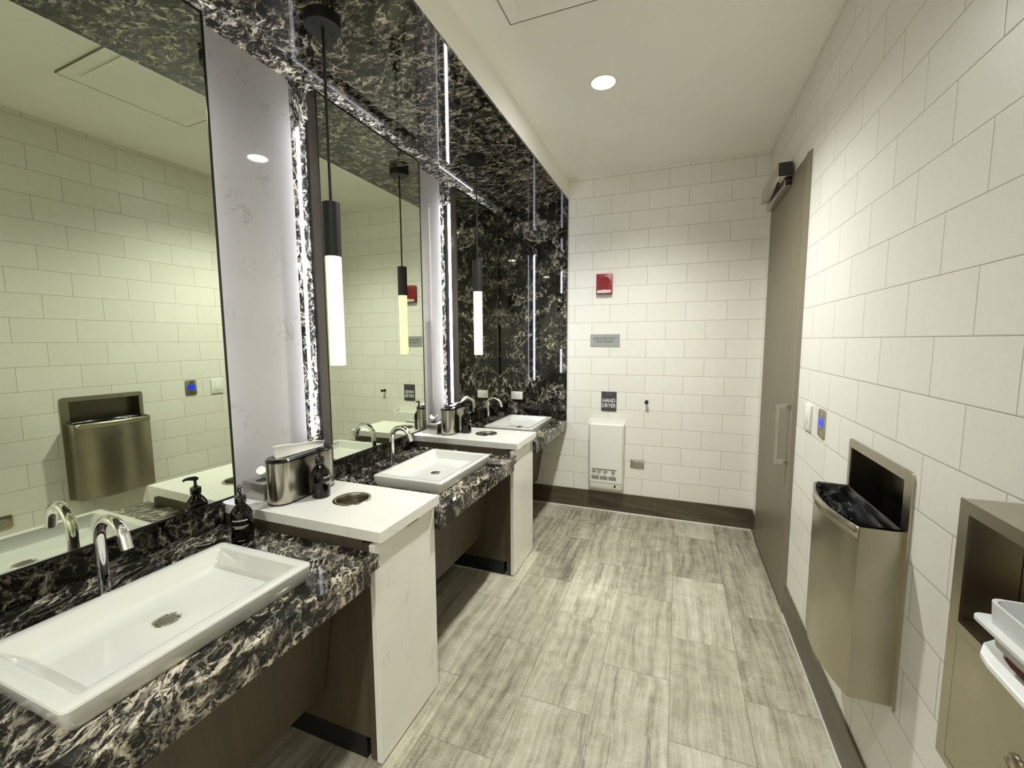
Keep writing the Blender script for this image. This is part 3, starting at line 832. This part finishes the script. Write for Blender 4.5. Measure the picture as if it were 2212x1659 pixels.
def outlet_y(xc, zc, yw, mat, label):
    t = thing('wall_outlet', label, 'outlet', (xc, yw, zc), 'horizontal power outlets')
    obj('cover_plate', rbox_x(B(), xc, zc, 0.0375, 0.0242, yw - 0.0040, yw, 0.003, 0.0012), mat, t, True)
    obj('receptacle', rbox_x(B(), xc, zc, 0.0225, 0.0115, yw - 0.0052, yw - 0.003, 0.0015), 'white_pl' if mat != 'steel' else 'grey_print', t)
    for sx in (-0.012, 0.012):
        s = B()
        s.box(xc + sx - 0.0042, xc + sx - 0.0034, yw - 0.0056, yw - 0.005, zc - 0.004, zc + 0.001)
        s.box(xc + sx + 0.0030, xc + sx + 0.0038, yw - 0.0056, yw - 0.005, zc - 0.004, zc + 0.001)
        s.box(xc + sx - 0.001, xc + sx + 0.001, yw - 0.0056, yw - 0.005, zc + 0.003, zc + 0.0055)
        obj('socket', s, 'dark', t)
    return t
outlet_y(-0.1955, 0.2985, YB, 'steel', 'steel power outlet beside the hand dryer on the tiled wall')
outlet_y(-0.9205, 0.6650, YB - 0.010, 'white_pl', 'white power outlet on the dark stone end wall')

# ------------------------------------------------------------------ right wall fittings
def rbox_y(b, yc, zc, hy, hz, x0, x1, r=0.004, bev=0.0):
    return b.prism(rrect(yc, zc, hy, hz, r, 5), 'x', x0, x1, bev)
t = thing('light_switch', 'white light switch on the tiled wall next to the door', 'light switch', (XR, 1.578, 0.757))
obj('plate', B().box(XR - 0.0065, XR, 1.5455, 1.6105, 0.7165, 0.7975, 0.0015, 2), 'white_pl', t, True)
obj('rocker', B().box(XR - 0.0085, XR - 0.006, 1.568, 1.590, 0.735, 0.779, 0.0012, 2), 'white_lever', t, True)
t = thing('occupancy_indicator', 'steel wall control with glowing blue display beside the light switch', 'wall control', (XR, 1.4435, 0.761))
obj('plate', rbox_y(B(), 1.4435, 0.761, 0.0275, 0.0395, XR - 0.0045, XR, 0.006, 0.0010), 'steel', t, True)
obj('display', rbox_y(B(), 1.4435, 0.763, 0.0185, 0.0125, XR - 0.0054, XR - 0.004, 0.003), 'blue', t)
pm = B()
pm.box(XR - 0.0050, XR - 0.0042, 1.433, 1.454, 0.7805, 0.7825); obj('lower_print', B().box(XR - 0.0050, XR - 0.0042, 1.436, 1.451, 0.7425, 0.7445), 'txt_dark', t); obj('upper_print', pm, 'txt_dark', t); pm = B()
for a in range(10):
    y_ = 1.4345 + a * 0.0018; pm.box(XR - 0.0057, XR - 0.0053, y_, y_ + 0.0012, 0.7605 + 0.003 * math.sin(a * 1.3), 0.7625 + 0.003 * math.sin(a * 1.3))
obj('display_figures', pm, 'txt_dark', t)
t = thing('wall_outlet', 'dark steel power outlet low on the right wall, seen in the nearest mirror', 'outlet', (XR, 0.715, 0.298), 'horizontal power outlets')
obj('cover_plate', rbox_y(B(), 0.715, 0.298, 0.0375, 0.0245, XR - 0.004, XR, 0.003, 0.001), 'steel', t, True)
obj('receptacle', rbox_y(B(), 0.715, 0.298, 0.0225, 0.0115, XR - 0.0052, XR - 0.003, 0.0015), 'grey_print', t)

# waste bin, half sunk into the wall
t = thing('waste_bin', 'steel waste bin on the right wall with a black liner', 'waste bin', (XR, 1.075, 0.54))
yb0, yb1, zb0, zb1 = 0.937, 1.213, 0.3185, 0.655
xs_ = 0.3225
def front(z, grow=0.0):
    pts = []
    for i in range(13):
        k = i / 12; y = yb0 + (yb1 - yb0) * k
        pts.append((xs_ - grow - 0.024 * (1 - (2 * k - 1) ** 2), y, z))
    return pts
b = B(); bm = b.bm
def wall(z, off):
    ring = [(XR - 0.0005, yb0 + off, z)] + [(p[0] + off, min(max(p[1], yb0 + off), yb1 - off), z) for p in front(z)] + [(XR - 0.0005, yb1 - off, z)]
    return [bm.verts.new(p) for p in ring]
W = [wall(zb0, 0.0), wall(zb1, 0.0), wall(zb1, 0.0028), wall(zb0 + 0.004, 0.0028)]
for p, q in zip(W, W[1:]):
    for i in range(len(p) - 1): bm.faces.new((p[i], p[i + 1], q[i + 1], q[i]))
bm.faces.new(W[0]); bm.faces.new(W[3])
bmesh.ops.recalc_face_normals(bm, faces=list(bm.faces))
obj('bin_body', b, 'steel', t, True, 25)
b = B(); bm = b.bm
lo = [bm.verts.new((p[0] - 0.0014, p[1], zb1 - 0.0215)) for p in front(0)]; hi = [bm.verts.new((p[0] - 0.0014, p[1], zb1 + 0.0003)) for p in front(0)]
for i in range(12): bm.faces.new((lo[i], lo[i + 1], hi[i + 1], hi[i]))
o = obj('rim_hem', b, 'steel', t, True, 25); md = o.modifiers.new('thick', 'SOLIDIFY'); md.thickness = 0.002; md.offset = 0
# flange with the open hood
fo = rrect(1.073, 0.5425, 0.1485, 0.2245, 0.011, 6)
b = B(); bm = b.bm
x0_, x1_ = XR - 0.0045, XR
inn = [(0.9525, 0.40), (1.2075, 0.40), (1.2075, 0.7475), (0.9525, 0.7475)]
def quadring(x):
    o_ = [bm.verts.new((x, p[0], p[1])) for p in fo]
    i_ = [bm.verts.new((x, p[0], p[1])) for p in inn]
    return o_, i_
# frame as four bars with rounded outer corners
fr = B()
fr.prism([(0.9245, 0.318), (0.9525, 0.318), (0.9525, 0.767), (0.9345, 0.767), (0.9275, 0.764), (0.9245, 0.757)], 'x', x0_, x1_)
fr.prism([(1.2075, 0.318), (1.2215, 0.318), (1.2215, 0.757), (1.2190, 0.764), (1.2115, 0.767), (1.2075, 0.767)], 'x', x0_, x1_)
fr.box(x0_, x1_, 0.9525, 1.2075, 0.7475, 0.767); fr.box(x0_, x1_, 0.9525, 1.2075, 0.318, 0.42)
bm.free()
obj('flange', fr, 'steel', t, True, 30)
rc = B()
rc.box(XR + 0.050, XR + 0.0515, 0.9530, 1.2070, 0.4005, 0.7470); rc.box(XR - 0.002, XR + 0.050, 0.9530, 0.9545, 0.4005, 0.7470); rc.box(XR - 0.002, XR + 0.050, 1.2055, 1.2070, 0.4005, 0.7470)
rc.box(XR - 0.002, XR + 0.050, 0.9545, 1.2055, 0.7455, 0.7470); rc.box(XR - 0.002, XR + 0.050, 0.9545, 1.2055, 0.4005, 0.4020)
obj('hood_recess', rc, 'steel_dim', t)  # darkness inside the hood is put into the steel's colour
# liner: crumpled film folded over the rim
b = B(); bm = b.bm; rn = random.Random(11)
NU, NV = 60, 14; grid = []
def rim(k):
    """closed outline inside the bin opening, k in 0..1"""
    per = [(XR - 0.006, yb0 + 0.004)] + [(p[0] + 0.003, min(max(p[1], yb0 + 0.004), yb1 - 0.004)) for p in front(0)] + [(XR - 0.006, yb1 - 0.004)]
    f = k * (len(per)); i = int(f) % len(per); a = per[i]; c = per[(i + 1) % len(per)]; q = f - int(f)
    return (a[0] + (c[0] - a[0]) * q, a[1] + (c[1] - a[1]) * q)
cxl, cyl = 0.352, 1.075
for i in range(NU):
    row = []; px, py = rim(i / NU)
    for j in range(NV + 1):
        v = j / NV
        s_ = 0.985 - v * 0.945
        x = cxl + (px - cxl) * s_; y = cyl + (py - cyl) * s_
        z = zb1 + 0.002 - 0.10 * v ** 1.2
        am = 0.0095 * (1 - v) ** 0.5 * (1 if j else 0.55)
        x += rn.uniform(-1, 1) * am * 0.3 * min(j / 3, 1); y += rn.uniform(-1, 1) * am * 0.5 * min(j / 3, 1); z += rn.uniform(-1, 1) * am * (0.2 if j == 0 else 1)
        x = min(x, XR - 0.0052)
        row.append(bm.verts.new((x, y, z)))
    grid.append(row)
for i in range(NU):
    for j in range(NV):
        bm.faces.new((grid[i][j], grid[(i + 1) % NU][j], grid[(i + 1) % NU][j + 1], grid[i][j + 1]))
bm.faces.new([grid[i][NV] for i in range(NU)])
bmesh.ops.recalc_face_normals(bm, faces=list(bm.faces))
tag(obj('bin_liner', b, 'liner', None, True, 40), 'crumpled black plastic liner inside the steel waste bin', 'bin liner')

# steel dispenser cabinet at the right edge
t = thing('supply_dispenser', 'steel wall dispenser cabinet with an open shelf at the right edge', 'dispenser', (XR, 0.45, 0.64))
xf_, ya, yz, za, zz_ = 0.326, 0.22, 0.6655, 0.4735, 0.8085
oy0, oy1, oz0, oz1 = 0.262, 0.6475, 0.6600, 0.7930
b = B()
b.box(xf_ + 0.003, XR - 0.0003, ya, yz, zz_ - 0.004, zz_ - 0.0008)                 # top
b.box(xf_ + 0.003, XR - 0.0003, yz - 0.004, yz - 0.0005, za, zz_ - 0.004)          # far side
b.box(xf_ + 0.003, XR - 0.0003, ya, ya + 0.004, za, zz_ - 0.004)
b.box(xf_ + 0.003, XR - 0.0003, ya + 0.004, yz - 0.004, za, za + 0.004)
obj('cabinet_shell', b, 'steel', t)
b = B()
b.box(xf_, xf_ + 0.003, oy1, yz, za, zz_); b.box(xf_, xf_ + 0.003, ya, oy0, za, zz_)
b.box(xf_, xf_ + 0.003, oy0, oy1, oz1, zz_); b.box(xf_, xf_ + 0.003, oy0, oy1, oz0 - 0.012, oz0)
b.box(xf_, xf_ + 0.003, oy0, oy1, za, za + 0.010)
obj('front_frame', b, 'steel', t)
obj('lower_door', B().box(xf_ + 0.0003, xf_ + 0.0035, oy0 + 0.001, oy1 + 0.003, za + 0.0105, oz0 - 0.0130, 0.0005, 1), 'steel', t)
obj('shelf_recess', B().box(0.3855, 0.3875, ya + 0.005, yz - 0.005, oz0 - 0.012, zz_ - 0.005).box(xf_ + 0.003, 0.3855, ya + 0.005, yz - 0.005, oz0 - 0.014, oz0 - 0.0025), 'steel', t)
lk = obj('lock', B().lathe([(0.0125, 0.0), (0.0122, -0.0024), (0.0100, -0.0034)], (xf_, 0.5375, 0.5760), 30, 'x'), 'steel', t, True)
obj('latch_lever', B().prism([(0.5305, 0.5735), (0.5320, 0.5715), (0.5450, 0.5795), (0.5440, 0.5815)], 'x', xf_ - 0.0062, xf_ - 0.0034), 'steel_dim', lk)
# things in the open shelf
tag(obj('supply_carton', B().box(0.333, 0.381, 0.36, 0.598, 0.6580, 0.6740, 0.001, 1), 'maroon'), 'dark red carton lying in the steel dispenser under the plastic tray', 'carton')
t = thing('plastic_tray', 'frosted plastic tray with white handle sticking out of the steel dispenser', 'tray', (0.325, 0.47, 0.69))
b = B(); bm = b.bm
tx0, tx1, ty0, ty1 = 0.3000, 0.3640, 0.27, 0.5560
def tr(z, off): return [bm.verts.new((p[0], p[1], z)) for p in rrect((tx0 + tx1) / 2, (ty0 + ty1) / 2, (tx1 - tx0) / 2 - off, (ty1 - ty0) / 2 - off, 0.010, 5)]
RR = [tr(0.6955, 0.004), tr(0.7140, 0.002), tr(0.7140, -0.008), tr(0.7175, -0.008), tr(0.7175, 0.001), tr(0.7390, 0.0), tr(0.7390, 0.0028), tr(0.6980, 0.0065)]
for p, q in zip(RR, RR[1:]):
    for i in range(len(p)): bm.faces.new((p[i], p[(i + 1) % len(p)], q[(i + 1) % len(p)], q[i]))
bm.faces.new(RR[0][::-1]); bm.faces.new(RR[-1])
bmesh.ops.recalc_face_normals(bm, faces=list(bm.faces))
obj('tray_body', b, 'frost', t, True, 40)
hb = B()
path = [(0.352, 0.5560, 0.7030), (0.336, 0.5600, 0.6970), (0.322, 0.5620, 0.6880), (0.312, 0.5600, 0.6810), (0.3075, 0.5530, 0.6770), (0.3060, 0.5400, 0.6755), (0.3050, 0.50, 0.6750), (0.3040, 0.40, 0.6730), (0.3035, 0.34, 0.6720)]
rings = []
for i, p in enumerate(path):
    p = Vector(p); tdir = (Vector(path[min(i + 1, len(path) - 1)]) - Vector(path[max(i - 1, 0)])).normalized()
    side = tdir.cross(Vector((0, 0, 1))).normalized()
    rings.append([hb.bm.verts.new(p + side * a + Vector((0, 0, 1)) * c) for a, c in ((-0.0085, -0.0035), (0.0085, -0.0035), (0.0085, 0.0035), (-0.0085, 0.0035))])
for p, q in zip(rings, rings[1:]):
    for i in range(4): hb.bm.faces.new((p[i], p[(i + 1) % 4], q[(i + 1) % 4], q[i]))
hb.bm.faces.new(rings[0]); hb.bm.faces.new(rings[-1])
bmesh.ops.recalc_face_normals(hb.bm, faces=list(hb.bm.faces))
o = obj('handle', hb, 'white_lever', t, True, 60); md = o.modifiers.new('round', 'BEVEL'); md.width = 0.002; md.segments = 2
tag(obj('plastic_wrapper', B().tube([(0.342, 0.535, 0.727), (0.345, 0.532, 0.742), (0.348, 0.520, 0.750), (0.350, 0.505, 0.745), (0.350, 0.490, 0.734)], [0.004, 0.006, 0.005, 0.007, 0.004], 10), 'clear', None, True, 60),
    'clear crumpled plastic wrapper on the frosted tray', 'wrapper')
tag(obj('tray_hook', B().tube([(0.3262, 0.5240, 0.640), (0.3205, 0.5235, 0.641), (0.3180, 0.5215, 0.6375), (0.3195, 0.5190, 0.634), (0.3235, 0.5180, 0.6345)], 0.0018, 12), 'chrome', None, True, 60),
    'small chrome hook on the steel dispenser front below the white handle', 'hook')

# ------------------------------------------------------------------ door
XD = 0.386
d = struct('door_1', B().box(XD, XR - 0.0004, 1.7700, 2.355, 0.010, 1.5960, 0.0006, 1), 'door')
obj('floor_seal', B().box(XD + 0.0006, XR - 0.001, 1.7420, 2.352, 0.001, 0.0105), 'dark', d)
f = B()
f.prism([(XR - 0.0004, 1.7210), (XR - 0.0004, 1.7690), (XD - 0.001, 1.7690), (XD - 0.001, 1.7520)], 'z', 0.0, 1.6200)
f.box(XD + 0.001, XR - 0.0004, 1.7690, 2.372, 1.5970, 1.6200); f.box(XD + 0.001, XR - 0.0004, 2.3555, 2.372, 0.0, 1.5970)
obj('door_frame', f, 'frame', d)
h = B()
for z in (0.550, 0.7565): h.box(0.3475, XD, 1.7955, 1.8045, z - 0.009, z + 0.009, 0.001, 1)
h.box(0.3455, 0.3555, 1.7945, 1.8055, 0.541, 0.7655, 0.0015, 2)
hd = obj('pull_handle', h, 'steel_box', d)
sc_ = B()
for z in (0.552, 0.755): sc_.box(0.376, 0.3785, 1.7945, 1.7952, z - 0.0015, z + 0.0015)
obj('set_screw', sc_, 'dark', hd)

t = thing('door_closer', 'grey door closer box with slide track above the brown door', 'door closer', (XD, 2.1, 1.63))
hs = obj('housing', B().box(0.336, XD, 1.962, 2.318, 1.6170, 1.6700, 0.0012, 2), 'steel_box', t, True)
obj('end_cap', B().box(0.3375, XD - 0.0012, 1.9590, 1.9640, 1.6185, 1.6690, 0.0008, 1), 'black_gloss', hs)
tk = obj('slide_track', B().box(0.364, XD - 0.0004, 1.978, 2.345, 1.5870, 1.6120, 0.001, 1), 'steel_box', t)
obj('end_cap', B().box(0.365, XD - 0.0012, 1.9750, 1.9790, 1.5880, 1.6110), 'black_gloss', tk)
obj('arm', B().prism([(0.347, 2.03), (0.356, 2.03), (0.374, 2.27), (0.366, 2.275)], 'z', 1.6115, 1.6172), 'dark', t)

# ------------------------------------------------------------------ camera
R_cam = math.radians
def cam_basis(rx, ry, rz):
    c, s = math.cos, math.sin
    Rz = Matrix(((c(rz), -s(rz), 0), (s(rz), c(rz), 0), (0, 0, 1)))
    Rx = Matrix(((1, 0, 0), (0, c(rx), -s(rx)), (0, s(rx), c(rx))))
    Ry = Matrix(((c(ry), 0, s(ry)), (0, 1, 0), (-s(ry), 0, c(ry))))
    return Rz @ Rx @ Ry
Mx = cam_basis(R_cam(-5.7402), R_cam(0.3163), R_cam(21.1181))
cam = bpy.data.cameras.new('camera'); cam.sensor_width = 36.0; cam.lens = 925.66 / 2212 * 36.0; cam.clip_start = 0.01
co = bpy.data.objects.new('camera', cam); COL.objects.link(co)
r_, f_, u_ = Mx.col[0], Mx.col[1], Mx.col[2]
mw = Matrix(((r_[0], u_[0], -f_[0], 0), (r_[1], u_[1], -f_[1], 0), (r_[2], u_[2], -f_[2], S), (0, 0, 0, 1)))
co.matrix_world = mw
scn.camera = co

# ------------------------------------------------------------------ world and view
w = bpy.data.worlds.new('world'); scn.world = w; w.use_nodes = True
w.node_tree.nodes['Background'].inputs[0].default_value = (0.0, 0.0, 0.0, 1.0)
scn.view_settings.view_transform = 'Standard'; scn.view_settings.look = 'None'
scn.view_settings.gamma = 1.0; scn.view_settings.use_curve_mapping = False
scn.view_settings.exposure = 0.0
scn.cycles.max_bounces = 12; scn.cycles.diffuse_bounces = 7; scn.cycles.glossy_bounces = 7
scn.cycles.sample_clamp_indirect = 6.0
scn.cycles.caustics_reflective = False; scn.cycles.caustics_refractive = False
for o in list(bpy.data.objects):
    if 'base' in o: del o['base']
